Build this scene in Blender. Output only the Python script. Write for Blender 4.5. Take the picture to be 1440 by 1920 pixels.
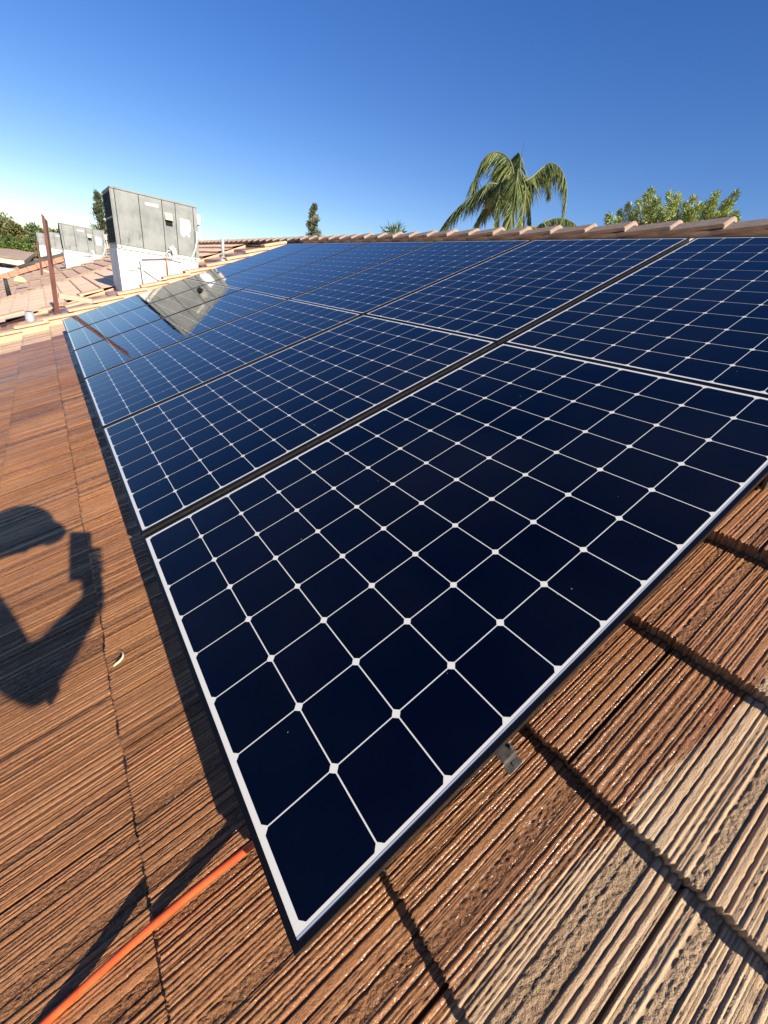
import bpy, bmesh, math, random
import numpy as np
from mathutils import Vector, Matrix
random.seed(7); rng = np.random.default_rng(11)
scene = bpy.context.scene
for o in list(bpy.data.objects): bpy.data.objects.remove(o)

# ---------------------------------------------------------------- camera
SL = math.radians(24.0); CA, SA = math.cos(SL), math.sin(SL)
FPX = 766.85
# solved pose, expressed in the roof frame (u along the eave, v up the slope, n into the roof)
PR = np.array([[-0.58179801, 0.78783429, 0.20205991], [-0.44172763, -0.51467378, 0.73483849], [0.6829259, 0.33827213, 0.64744435]])
PC = np.array([-0.17572431, 0.19054977, -0.70957278])
PW = np.array([[0, CA, SA], [1, 0, 0], [0, SA, -CA]])
CW = PW @ PC
RIGHT, DOWN, FWD = PW @ PR.T @ [1, 0, 0], PW @ PR.T @ [0, 1, 0], PW @ PR.T @ [0, 0, 1]
cam_d = bpy.data.cameras.new('camera'); cam = bpy.data.objects.new('camera', cam_d); scene.collection.objects.link(cam)
cam_d.sensor_fit = 'VERTICAL'; cam_d.sensor_height = 36.0; cam_d.lens = FPX / 1920 * 36.0
cam_d.clip_start = 0.01; cam_d.clip_end = 2000
m = Matrix.Identity(4)
for i in range(3):
    m[i][0], m[i][1], m[i][2], m[i][3] = RIGHT[i], -DOWN[i], -FWD[i], CW[i]
cam.matrix_world = m
scene.camera = cam
scene.render.resolution_x, scene.render.resolution_y = 768, 1024

def ray(px, py):
    d = RIGHT * (px - 720) + DOWN * (py - 960) + FWD * FPX
    return d / np.linalg.norm(d)
def at_y(px, py, Y):
    d = ray(px, py); return Vector(CW + d * ((Y - CW[1]) / d[1]))
def at_d(px, py, dist):
    d = ray(px, py); h = math.hypot(d[0], d[1]); return Vector(CW + d * (dist / h))
def roof_uv(px, py, h):
    d = PW.T @ ray(px, py); s = (-h - PC[2]) / d[2]; q = PC + d * s; return q[0], q[1]

# ---------------------------------------------------------------- light
TO_SUN = -ray(132, 1012)
SUN_EL = math.asin(TO_SUN[2]); SUN_AZ = math.atan2(TO_SUN[0], TO_SUN[1])
w = bpy.data.worlds.new('World'); scene.world = w; w.use_nodes = True
nt = w.node_tree; nt.nodes.clear()
sky = nt.nodes.new('ShaderNodeTexSky'); sky.sky_type = 'NISHITA'; sky.sun_disc = False
sky.sun_elevation = SUN_EL; sky.sun_rotation = SUN_AZ; sky.altitude = 100
sky.air_density = 1.0; sky.dust_density = 0.06; sky.ozone_density = 2.5
bg = nt.nodes.new('ShaderNodeBackground'); bg.inputs['Strength'].default_value = 0.089
wo = nt.nodes.new('ShaderNodeOutputWorld')
hs = nt.nodes.new('ShaderNodeHueSaturation'); hs.inputs['Saturation'].default_value = 1.38; hs.inputs['Hue'].default_value = .519
gm = nt.nodes.new('ShaderNodeGamma'); gm.inputs['Gamma'].default_value = .93
nt.links.new(sky.outputs[0], gm.inputs['Color']); nt.links.new(gm.outputs[0], hs.inputs['Color']); nt.links.new(hs.outputs[0], bg.inputs[0]); nt.links.new(bg.outputs[0], wo.inputs[0])
sd = bpy.data.lights.new('sun', 'SUN'); sd.energy = 5.0; sd.angle = math.radians(0.5); sd.color = (1.0, 0.91, 0.78)
so = bpy.data.objects.new('sun', sd); scene.collection.objects.link(so)
so.rotation_euler = Vector(TO_SUN).to_track_quat('Z', 'Y').to_euler()
so.location = Vector(TO_SUN) * 30
vs = scene.view_settings; vs.view_transform = 'Standard'; vs.look = 'None'; vs.gamma = 1; vs.use_curve_mapping = False
vs.exposure = 0.82

# ---------------------------------------------------------------- helpers
def link(o, parent=None):
    scene.collection.objects.link(o)
    if parent is not None: o.parent = parent
    return o
def tag(o, label=None, cat=None, group=None, kind=None):
    if label: o['label'] = label
    if cat: o['category'] = cat
    if group: o['group'] = group
    if kind: o['kind'] = kind
    return o
def empty(name, loc, rot=(0, 0, 0), **kw):
    o = bpy.data.objects.new(name, None); o.location = loc; o.rotation_euler = rot; o.empty_display_size = .1
    link(o); return tag(o, **kw)
ROOFROT = (0, -SL, 0)
def L2W(v, u, h=0.0):
    return Vector((v * CA - h * SA, u, v * SA + h * CA))

class MB:
    """collects shapes and links them as one mesh"""
    def __init__(s): s.v = []; s.f = []; s.mi = []
    def add(s, vs, fs, mi=0):
        b = len(s.v); s.v += [tuple(p) for p in vs]; s.f += [tuple(b + i for i in f) for f in fs]; s.mi += [mi] * len(fs); return s
    def box(s, a, b, mi=0, M=None):
        x0, y0, z0 = a; x1, y1, z1 = b
        vs = [Vector(p) for p in ((x0, y0, z0), (x1, y0, z0), (x1, y1, z0), (x0, y1, z0), (x0, y0, z1), (x1, y0, z1), (x1, y1, z1), (x0, y1, z1))]
        if M is not None: vs = [M @ p for p in vs]
        return s.add(vs, [(0, 3, 2, 1), (4, 5, 6, 7), (0, 1, 5, 4), (1, 2, 6, 5), (2, 3, 7, 6), (3, 0, 4, 7)], mi)
    def tube(s, pts, r, n=10, mi=0, caps=True, rs=None):
        pts = [Vector(p) for p in pts]; b = len(s.v); vs = []; fs = []
        t0 = (pts[1] - pts[0]).normalized(); ref = Vector((0, 0, 1)) if abs(t0.z) < .9 else Vector((1, 0, 0))
        nrm = t0.cross(ref).normalized()
        for i, p in enumerate(pts):
            t = (pts[min(i + 1, len(pts) - 1)] - pts[max(i - 1, 0)]).normalized()
            nrm = (nrm - t * nrm.dot(t)).normalized(); bn = t.cross(nrm)
            rr = rs[i] if rs else r
            for k in range(n):
                a = 2 * math.pi * k / n; vs.append(p + (nrm * math.cos(a) + bn * math.sin(a)) * rr)
        for i in range(len(pts) - 1):
            for k in range(n):
                fs.append((i * n + k, i * n + (k + 1) % n, (i + 1) * n + (k + 1) % n, (i + 1) * n + k))
        if caps: fs.append(tuple(range(n - 1, -1, -1))); fs.append(tuple((len(pts) - 1) * n + k for k in range(n)))
        return s.add(vs, fs, mi)
    def prism(s, poly, d, mi=0):
        """poly: list of 3D points; d: extrusion vector"""
        n = len(poly); P = [Vector(p) for p in poly]; Q = [p + Vector(d) for p in P]
        return s.add(P + Q, [tuple(range(n - 1, -1, -1)), tuple(range(n, 2 * n))] + [(i, (i + 1) % n, n + (i + 1) % n, n + i) for i in range(n)], mi)
    def build(s, name, mats, parent=None, smooth=False, bevel=0, loc=None, rot=None):
        me = bpy.data.meshes.new(name); me.from_pydata(s.v, [], s.f)
        for m_ in (mats if isinstance(mats, (list, tuple)) else [mats]): me.materials.append(m_)
        me.polygons.foreach_set('material_index', s.mi)
        if smooth: me.polygons.foreach_set('use_smooth', [True] * len(s.f))
        me.update()
        bm = bmesh.new(); bm.from_mesh(me); bmesh.ops.recalc_face_normals(bm, faces=bm.faces[:])
        if bevel: bmesh.ops.bevel(bm, geom=[e for e in bm.edges if e.is_manifold and e.calc_face_angle(0) > .5], offset=bevel, segments=1, affect='EDGES')
        bm.to_mesh(me); bm.free()
        o = bpy.data.objects.new(name, me); link(o, parent)
        if loc is not None: o.location = loc
        if rot is not None: o.rotation_euler = rot
        return o

def mat(name, col=(.5, .5, .5), rough=.6, metal=0.0, spec=.5, coat=0.0, coat_rough=.03):
    m_ = bpy.data.materials.new(name); m_.use_nodes = True
    p = m_.node_tree.nodes['Principled BSDF']
    p.inputs['Base Color'].default_value = (*col, 1); p.inputs['Roughness'].default_value = rough
    p.inputs['Metallic'].default_value = metal; p.inputs['Specular IOR Level'].default_value = spec
    p.inputs['Coat Weight'].default_value = coat; p.inputs['Coat Roughness'].default_value = coat_rough
    return m_
class NG:
    def __init__(s, m_): s.nt = m_.node_tree; s.p = s.nt.nodes['Principled BSDF']
    def n(s, t, **kw):
        x = s.nt.nodes.new(t)
        for k, v in kw.items():
            if k in x.inputs.keys(): x.inputs[k].default_value = v
            else: setattr(x, k, v)
        return x
    def l(s, a, b): s.nt.links.new(a, b); return s
    def coords(s, scale=(1, 1, 1), kind='Object'):
        tc = s.n('ShaderNodeTexCoord'); mp = s.n('ShaderNodeMapping'); mp.inputs['Scale'].default_value = scale
        s.l(tc.outputs[kind], mp.inputs['Vector']); return mp.outputs[0]
    def noise(s, vec, scale=5, detail=3, rough=.55):
        x = s.n('ShaderNodeTexNoise'); x.inputs['Scale'].default_value = scale; x.inputs['Detail'].default_value = detail
        x.inputs['Roughness'].default_value = rough; s.l(vec, x.inputs['Vector']); return x.outputs['Fac']
    def ramp(s, fac, stops):
        r = s.n('ShaderNodeValToRGB'); cr = r.color_ramp
        while len(cr.elements) < len(stops): cr.elements.new(.5)
        for e, (p, c) in zip(cr.elements, stops): e.position = p; e.color = (*c, 1) if len(c) == 3 else c
        s.l(fac, r.inputs[0]); return r.outputs[0]
    def mix(s, fac, a, b, mode='MIX'):
        x = s.n('ShaderNodeMix', data_type='RGBA', blend_type=mode)
        for sock, v in ((x.inputs[0], fac), (x.inputs[6], a), (x.inputs[7], b)):
            if hasattr(v, 'links') or hasattr(v, 'node'): s.l(v, sock)
            elif isinstance(v, (int, float)): sock.default_value = v
            else: sock.default_value = (*v, 1)
        return x.outputs[2]
    def math(s, op, a, b=0.0, clamp=False):
        x = s.n('ShaderNodeMath', operation=op); x.use_clamp = clamp
        for sock, v in ((x.inputs[0], a), (x.inputs[1], b)):
            if hasattr(v, 'node'): s.l(v, sock)
            else: sock.default_value = v
        return x.outputs[0]
    def bump(s, h, strength=.5, dist=.01, normal=None):
        b = s.n('ShaderNodeBump'); b.inputs['Strength'].default_value = strength; b.inputs['Distance'].default_value = dist
        s.l(h, b.inputs['Height'])
        if normal is not None: s.l(normal, b.inputs['Normal'])
        return b.outputs[0]
def noisy(name, c1, c2, scale=6, rough=.7, bump=.2, dist=.004, stretch=(1, 1, 1), metal=0, spec=.5, detail=4):
    m_ = mat(name, c1, rough, metal, spec); g = NG(m_); v = g.coords(stretch)
    f = g.noise(v, scale, detail); g.l(g.ramp(f, [(.35, c1), (.65, c2)]), g.p.inputs['Base Color'])
    f2 = g.noise(v, scale * 6, 3); g.l(g.bump(f2, bump, dist), g.p.inputs['Normal'])
    return m_

# ---------------------------------------------------------------- materials
def tile_material(name, dry_cols, wet_cols, use_attr=True, fine=True):
    m_ = mat(name); g = NG(m_); p = g.p
    v = g.coords((1, 1, 1))
    streak = g.noise(g.coords((2.0, 75, 1)), 1.0, 4, .65)          # long streaks running up the slope
    streak2 = g.noise(g.coords((3.0, 14, 1)), 1.0, 3, .5)
    blot = g.noise(v, 5, 4)
    wet = g.ramp(streak, [(.30, wet_cols[0]), (.5, wet_cols[1]), (.72, wet_cols[2])])
    redf = g.ramp(streak2, [(.58, (0, 0, 0)), (.72, (.7, .7, .7))])
    wet = g.mix(redf, wet, wet_cols[3])
    pit = g.ramp(g.noise(g.coords((120, 300, 1)), 1.0, 3, .7), [(.30, (.55, .5, .48)), (.52, (1, 1, 1))])
    wet = g.mix(1.0, wet, pit, 'MULTIPLY')
    patch = g.ramp(g.noise(g.coords((1.4, 2.2, 1)), 1.0, 3), [(.35, (.86, .84, .84)), (.65, (1.08, 1.1, 1.12))])
    wet = g.mix(1.0, wet, patch, 'MULTIPLY')
    dry = g.ramp(streak, [(.3, dry_cols[0]), (.52, dry_cols[1]), (.75, dry_cols[2])])
    sx = g.n('ShaderNodeSeparateXYZ'); g.l(v, sx.inputs[0])
    far = g.math('MAXIMUM', g.math('GREATER_THAN', sx.outputs[1], 5.5), g.math('GREATER_THAN', sx.outputs[0], 2.9))
    dry = g.mix(g.math('MULTIPLY', far, .75), dry, (.70, .46, .31))
    dry = g.mix(g.ramp(blot, [(.45, (0, 0, 0)), (.75, (.55, .55, .55))]), dry, dry_cols[3])
    if use_attr:
        at = g.n('ShaderNodeAttribute'); at.attribute_name = 'dry'
        d0 = g.math('ADD', at.outputs['Fac'], g.math('MULTIPLY', g.math('SUBTRACT', g.noise(g.coords((8, 60, 1)), 1, 4), .5), 1.1))
        d = g.ramp(d0, [(.44, (0, 0, 0)), (.58, (1, 1, 1))])
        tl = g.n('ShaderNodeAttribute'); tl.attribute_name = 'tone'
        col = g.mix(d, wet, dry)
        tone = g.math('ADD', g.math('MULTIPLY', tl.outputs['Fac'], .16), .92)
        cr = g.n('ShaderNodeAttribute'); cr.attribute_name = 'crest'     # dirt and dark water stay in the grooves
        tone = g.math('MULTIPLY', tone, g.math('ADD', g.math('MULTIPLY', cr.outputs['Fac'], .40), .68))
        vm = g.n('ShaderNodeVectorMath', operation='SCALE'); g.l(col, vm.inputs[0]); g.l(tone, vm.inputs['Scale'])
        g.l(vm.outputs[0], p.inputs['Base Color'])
        inv = g.math('SUBTRACT', 1.0, d)
        g.l(g.math('ADD', g.math('MULTIPLY', d, .42), .42), p.inputs['Roughness'])
        wetter = g.math('ADD', g.math('MULTIPLY', g.math('MULTIPLY', g.math('ADD', sx.outputs[0], .12), 6.0, clamp=True), .45), .38)
        g.l(g.math('MULTIPLY', inv, wetter), p.inputs['Coat Weight'])
        p.inputs['Coat Roughness'].default_value = .14; p.inputs['Coat IOR'].default_value = 1.36; p.inputs['Specular IOR Level'].default_value = .25
    else:
        g.l(dry, p.inputs['Base Color']); p.inputs['Roughness'].default_value = .85
    gran = g.noise(v, 430, 3, .75)
    mid = g.noise(g.coords((2.2, 150, 1)), 1.0, 3, .6)
    n1 = g.bump(mid, .9, .0030)
    rf = g.n('ShaderNodeAttribute'); rf.attribute_name = 'ruff'
    n2 = g.bump(gran, .95, .0026, n1)
    crumb = g.math('MULTIPLY', g.noise(v, 190, 3, .75), rf.outputs['Fac'])
    n2 = g.bump(crumb, 1.0, .007, n2)
    g.l(n2, p.inputs['Normal'])
    n3 = g.bump(g.noise(v, 210, 2, .6), .7, .0026, g.bump(mid, .5, .002)); g.l(n3, p.inputs['Coat Normal'])
    return m_
WET = [(.33, .138, .050), (.38, .170, .065), (.42, .202, .083), (.345, .132, .054)]
DRY = [(.47, .29, .16), (.58, .385, .22), (.66, .46, .28), (.66, .49, .31)]
SALM = [(.62, .39, .25), (.72, .475, .32), (.77, .52, .36), (.72, .49, .35)]
GREY = [(.27, .19, .14), (.33, .235, .17), (.38, .28, .21), (.30, .22, .17)]
M_TILE = tile_material('wet_tile', DRY, WET)
M_SALM = tile_material('salmon_tile', SALM, WET)
M_GREY = tile_material('grey_tile', GREY, WET, use_attr=False)
M_CAP = noisy('ridge_tile', (.20, .148, .115), (.31, .225, .17), 9, .9, .8, .006, (8, 1.2, 3))
M_CAPEND = noisy('ridge_tile_end', (.29, .21, .155), (.37, .27, .205), 20, .9, .4, .003)
M_BLACK = mat('black_anodised', (.004, .004, .005), .36, 0, .22)
M_BRONZE = noisy('dark_bronze_rail', (.028, .024, .020), (.048, .041, .035), 40, .38, .15, .0005, (1, .1, 1), .6)
M_EDGE = mat('glass_edge', (.42, .43, .45), .4, .1)
M_WALL = noisy('stucco', (.55, .45, .34), (.62, .52, .41), 30, .95, .4)

def glass_normal(g):
    n = g.noise(g.coords((1, 1, 1)), 5.0, 2, .5)
    ge = g.noise(g.coords((1, 1, 1)), 34.0, 1, .5)
    return g.bump(ge, .06, .001, g.bump(n, .14, .002))
M_BACK = mat('white_backsheet', (.66, .64, .57), .6, 0, .5, 1.0, .03)
g = NG(M_BACK); g.l(glass_normal(g), g.p.inputs['Coat Normal'])
M_CELL = mat('solar_cell', (.003, .006, .02), .5, 0, .0, 1.0, .02)
g = NG(M_CELL); g.p.inputs['Coat IOR'].default_value = 1.38
sn = g.n('ShaderNodeVectorMath', operation='SNAP'); sn.inputs[1].default_value = (.1285, .1285, 1)
oi = g.n('ShaderNodeObjectInfo'); ad = g.n('ShaderNodeVectorMath', operation='ADD')
g.l(g.coords(), sn.inputs[0]); g.l(sn.outputs[0], ad.inputs[0]); g.l(oi.outputs['Random'], ad.inputs[1])
wn = g.n('ShaderNodeTexWhiteNoise'); wn.noise_dimensions = '3D'; g.l(ad.outputs[0], wn.inputs['Vector'])
g.l(g.ramp(wn.outputs['Value'], [(0, (.0003, .0008, .0045)), (.6, (.0004, .0012, .0062)), (1, (.0009, .0013, .0060))]), g.p.inputs['Base Color'])
g.l(glass_normal(g), g.p.inputs['Coat Normal'])
def dusty(m_, base_sock_col=None):
    g = NG(m_); v = g.coords()
    film = g.noise(v, 2.6, 5, .7); g.l(g.ramp(film, [(.35, (.012,) * 3), (.75, (.060,) * 3)]), g.p.inputs['Coat Roughness'])
    vo = g.n('ShaderNodeTexVoronoi'); vo.inputs['Scale'].default_value = 26; g.l(v, vo.inputs['Vector'])
    wn2 = g.n('ShaderNodeTexWhiteNoise'); g.l(vo.outputs['Color'], wn2.inputs['Vector'])
    spot = g.math('MULTIPLY', g.math('LESS_THAN', vo.outputs['Distance'], .035), g.math('GREATER_THAN', wn2.outputs['Value'], .90))
    old = g.p.inputs['Base Color'].links[0].from_socket
    haze = g.mix(g.ramp(g.noise(v, 1.3, 4), [(.4, (0, 0, 0)), (.8, (.010,) * 3)]), old, (.55, .5, .42))
    g.l(g.mix(g.math('MULTIPLY', spot, .45), haze, (.6, .58, .52)), g.p.inputs['Base Color'])
dusty(M_CELL)

# ---------------------------------------------------------------- roof heights
LIP, DROP, EXPO, VB0, TW = -0.133, 0.033, 0.342, 0.118, 0.332
_tab = rng.random((512, 512))
def vn(x, y):
    xi = np.floor(x).astype(int); yi = np.floor(y).astype(int); fx = x - xi; fy = y - yi
    fx = fx * fx * (3 - 2 * fx); fy = fy * fy * (3 - 2 * fy)
    a = _tab[xi % 512, yi % 512]; b = _tab[(xi + 1) % 512, yi % 512]; c = _tab[xi % 512, (yi + 1) % 512]; d = _tab[(xi + 1) % 512, (yi + 1) % 512]
    return (a * (1 - fx) + b * fx) * (1 - fy) + (c * (1 - fx) + d * fx) * fy
# comb profile: ridges and grooves, 0.5 mm resolution, 10 m long
N = 24000; prof = np.zeros(N); ruff = np.zeros(N); i = 0
while i < N:
    kind = random.random()
    if kind < .30:       # flat smooth band
        wd = random.randint(12, 32); prof[i:i + wd] = random.uniform(.0002, .0012); i += wd
    elif kind < .52:     # rough, crumbled band
        wd = random.randint(14, 44); prof[i:i + wd] = -.0008; ruff[i:i + wd] = 1; i += wd
    else:                # fine combed ridges
        for _ in range(random.randint(2, 5)):
            wd = random.choice((5, 6, 7, 8, 10, 12, 15, 19)); x = np.linspace(0, math.pi, wd); seg = prof[i:i + wd]
            seg[:] = (np.sin(x) ** .4 * random.uniform(.0022, .0036) - .0024)[:len(seg)]; i += wd
    gw = random.randint(3, 7); prof[i:i + gw] = -random.uniform(.0020, .0042); i += gw
prof = np.convolve(prof, np.ones(3) / 3, 'same'); ruff = np.convolve(ruff, np.ones(5) / 5, 'same')
def joints(k): return -.264 + (.5 * TW if k % 2 else 0.0) + .04 * math.sin(k * 2.3) * (k not in (0, -2))
def tile_hash(k, j): return (math.sin(k * 127.1 + j * 311.7) * 43758.5453) % 1.0
def top_height(U, V, k, detail=True):
    """height of the tile surface of course k, arrays of u and v"""
    vb = VB0 + EXPO * k
    H = LIP - DROP * (V - vb) / EXPO
    uj = (U - joints(k)) / TW; J = np.floor(uj); fj = (uj - J) * TW
    hs = np.sin(J * 12.9898 + k * 78.233) * 43758.5453; hs = hs - np.floor(hs)
    H = H + (hs - .5) * .004
    if detail:
        Uw = U + .0018 * (vn(V * 5 + 40 * hs, U * 12) - .5) + .0009 * (vn(V * 90, U * 160) - .5)
        idx = ((Uw + 5) * 2000 + (hs * 9000).astype(int)).astype(int) % N
        H = H + prof[idx] + ruff[idx] * (vn(U * 420, V * 230 + 7 * k) - .5) * .0030 + (vn(U * 420, V * 170) - .5) * .0009
    dj = np.minimum(fj, TW - fj)
    H = H - np.clip((.0028 - dj) / .0014, 0, 1) * .016
    return H
def dryness(U, V):
    a = np.clip((-.145 - .13 * np.clip(V - .3, 0, 2) - U) / .08 + .5, -1, 2)
    a = np.where(V < -.4, a - 1.2 * np.clip((-.4 - V) / .4, 0, 1), a)
    k = np.floor((V - VB0) / EXPO); st = np.sin(k * 3.7 + 1.3) * .12
    b = (U - (6.62 + st)) / .03 + .5
    c = (V - 3.0) / .06
    return np.clip(np.maximum(np.maximum(a, b), c), 0, 1)
class Field:
    def __init__(s): s.V = []; s.F = []; s.D = []; s.T = []; s.R = []; s.G = []; s.nv = 0
    def patch(s, us, v0, v1, dv, detail=True, lower=0.0, dry=None, jag=.004, base=0.0):
        us = np.asarray(us); k0 = math.floor((v0 - VB0) / EXPO); k1 = math.floor((v1 - VB0 - 1e-6) / EXPO)
        rows = []
        for k in range(k0, k1 + 1):
            vb = VB0 + EXPO * k; a = max(vb, v0); b = min(vb + EXPO, v1)
            if b - a < 1e-4: continue
            vs = np.linspace(a, b, max(2, int(round((b - a) / dv)) + 1))
            e = (vn(us * 420, np.full_like(us, k * 3.1)) - .5) * jag * 1.5 + (vn(us * 25, np.full_like(us, k * 7.1)) - .5) * jag if detail else 0 * us
            uj = np.floor((us - joints(k)) / TW); hs = np.sin(uj * 4.1 + k * 9.7); e = e + hs * .002
            e2 = (vn(us * 420, np.full_like(us, (k + 1) * 3.1)) - .5) * jag * 1.5 + (vn(us * 25, np.full_like(us, (k + 1) * 7.1)) - .5) * jag if detail else 0 * us
            uj2 = np.floor((us - joints(k + 1)) / TW); e2 = e2 + np.sin(uj2 * 4.1 + (k + 1) * 9.7) * .002
            for q, vv in enumerate(vs):
                Vr = np.full_like(us, vv)
                fa = max(0., 1 - (vv - vb) / .02); fb = max(0., 1 - (vb + EXPO - vv) / .02)
                Ve = Vr + e * fa + e2 * fb
                Hh = top_height(us, Vr, k, detail) - lower
                if q == 0 and abs(vv - vb) < 1e-6:
                    Hb = top_height(us, Vr, k - 1, False) - lower - .003
                    rows.append((Ve + .0035, Hb, k)); 
                    rows.append((Ve, Hh - .003, k))
                    rows.append((Ve + .0022, Hh, k)); continue
                rows.append((Ve, Hh, k))
        nr, nc = len(rows), len(us)
        Vv = np.stack([r[0] for r in rows]); Hh = np.stack([r[1] for r in rows]) + base; U = np.broadcast_to(us, Vv.shape)
        s.V.append(np.stack([Vv, U, Hh], -1).reshape(-1, 3))
        s.D.append((dryness(U, Vv) if dry is None else np.full(Vv.shape, float(dry))).ravel())
        idr = ((U + 5) * 2000).astype(int) % N; hsr = np.stack([ (lambda q: q - np.floor(q))(np.sin(np.floor((us - joints(r[2])) / TW) * 12.9898 + r[2] * 78.233) * 43758.5453) for r in rows])
        gi = (idr + (hsr * 9000).astype(int)) % N; s.G.append((np.clip((prof[gi] + .0022) / .0024, 0, 1) if detail else np.full(gi.shape, .85)).ravel())
        s.R.append((ruff[(idr + (hsr * 9000).astype(int)) % N] * (1.0 if detail else .3)).ravel())
        K = np.array([r[2] for r in rows], float)[:, None]
        J = np.stack([np.floor((us - joints(r[2])) / TW) for r in rows])
        t = np.sin(J * 91.7 + K * 47.3) * 1375.3; s.T.append((t - np.floor(t) + (0 if detail else 1.5)).ravel())  # coarse patches painted lighter in place of sun on ridge flanks they lack
        idx = np.arange(nr * nc).reshape(nr, nc) + s.nv
        s.F.append(np.stack([idx[:-1, :-1], idx[1:, :-1], idx[1:, 1:], idx[:-1, 1:]], -1).reshape(-1, 4)[:, ::-1])
        s.nv += nr * nc
    def build(s, name, material, parent=None):
        V = np.concatenate(s.V).astype(np.float32); F = np.concatenate(s.F).astype(np.int32)
        me = bpy.data.meshes.new(name); me.vertices.add(len(V)); me.vertices.foreach_set('co', V.ravel())
        me.loops.add(F.size); me.loops.foreach_set('vertex_index', F.ravel())
        me.polygons.add(len(F)); me.polygons.foreach_set('loop_start', np.arange(0, F.size, 4, dtype=np.int32))
        me.polygons.foreach_set('loop_total', np.full(len(F), 4, np.int32))
        a = me.attributes.new('dry', 'FLOAT', 'POINT'); a.data.foreach_set('value', np.concatenate(s.D).astype(np.float32))
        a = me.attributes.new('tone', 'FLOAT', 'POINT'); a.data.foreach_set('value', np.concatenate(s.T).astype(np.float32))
        a = me.attributes.new('crest', 'FLOAT', 'POINT'); a.data.foreach_set('value', np.concatenate(s.G).astype(np.float32))
        a = me.attributes.new('ruff', 'FLOAT', 'POINT'); a.data.foreach_set('value', np.concatenate(s.R).astype(np.float32))
        me.materials.append(material); me.update(calc_edges=True); me.validate()
        o = bpy.data.objects.new(name, me); link(o, parent); return o
def seams(u0, u1, du):
    """columns that keep every tile joint sharp on a coarse grid"""
    us = set(np.round(np.arange(u0, u1 + 1e-9, du), 4))
    for ph in (-.264, -.264 + .5 * TW):
        j = math.ceil((u0 - ph) / TW)
        while ph + j * TW < u1:
            c = ph + j * TW
            us |= {round(c + d, 4) for d in (-.0042, -.0012, .0012, .0042)}; j += 1
    return sorted(us)

VRIDGE = 4.0
# ---------------------------------------------------------------- the house we stand on
house = empty('townhouse', (0, 0, 0), ROOFROT, label='nearest house, wet brown combed tile roof carrying the solar panels', cat='house', group='row of tiled houses')
fld = Field()
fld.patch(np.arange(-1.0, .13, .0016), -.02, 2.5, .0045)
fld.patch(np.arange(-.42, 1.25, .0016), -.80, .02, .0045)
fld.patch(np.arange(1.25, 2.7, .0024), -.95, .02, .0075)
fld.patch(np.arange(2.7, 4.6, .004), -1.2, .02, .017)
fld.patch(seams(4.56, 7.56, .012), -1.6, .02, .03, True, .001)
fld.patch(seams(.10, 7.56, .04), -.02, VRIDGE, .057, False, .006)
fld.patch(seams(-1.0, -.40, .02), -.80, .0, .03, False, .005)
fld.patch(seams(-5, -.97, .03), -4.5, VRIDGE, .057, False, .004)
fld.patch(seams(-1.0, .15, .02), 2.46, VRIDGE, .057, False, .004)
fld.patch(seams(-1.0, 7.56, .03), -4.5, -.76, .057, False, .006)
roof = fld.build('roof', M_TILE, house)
# far slope, walls
mb = MB()
rz = L2W(VRIDGE, 0, -.16)
def wall_pts(house_empty, mb_, u0, u1, v_eave=-4.3, depth=6.0):
    """prism of the house body in world coordinates turned into the roof frame"""
    inv = Matrix.Rotation(SL, 4, 'Y')
    ea = L2W(v_eave, 0, -.24); rg = L2W(VRIDGE, 0, -.24); bx = rg.x + (rg.x - ea.x)
    poly = [(ea.x + .35, u0 + .15, -5.6), (bx - .35, u0 + .15, -5.6), (bx - .35, u0 + .15, ea.z + .1), (rg.x, u0 + .15, rg.z - .02), (ea.x + .35, u0 + .15, ea.z + .1)]
    mb_.prism([inv @ Vector(p) for p in poly], (0, u1 - u0 - .3, 0))
wall_pts(house, mb, -5, 10.2); mb.build('wall', M_WALL, house)
def back_slope(parent, u0, u1, mat_, v0=VRIDGE):
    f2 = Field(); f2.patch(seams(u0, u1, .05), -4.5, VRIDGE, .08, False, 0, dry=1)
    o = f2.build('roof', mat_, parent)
    # mirror over the ridge: rotate half a turn about the vertical through the ridge line
    rg = L2W(VRIDGE, (u0 + u1) / 2, -.15)
    Wm = Matrix.Translation(rg) @ Matrix.Rotation(math.pi, 4, 'Z') @ Matrix.Translation(-rg) @ Matrix.Rotation(-SL, 4, 'Y')
    o.matrix_parent_inverse = Matrix.Identity(4)
    M_ = Matrix.Rotation(SL, 4, 'Y') @ Wm
    o.matrix_basis = M_
    return o
back_slope(house, -5, 7.56, M_SALM)

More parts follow.
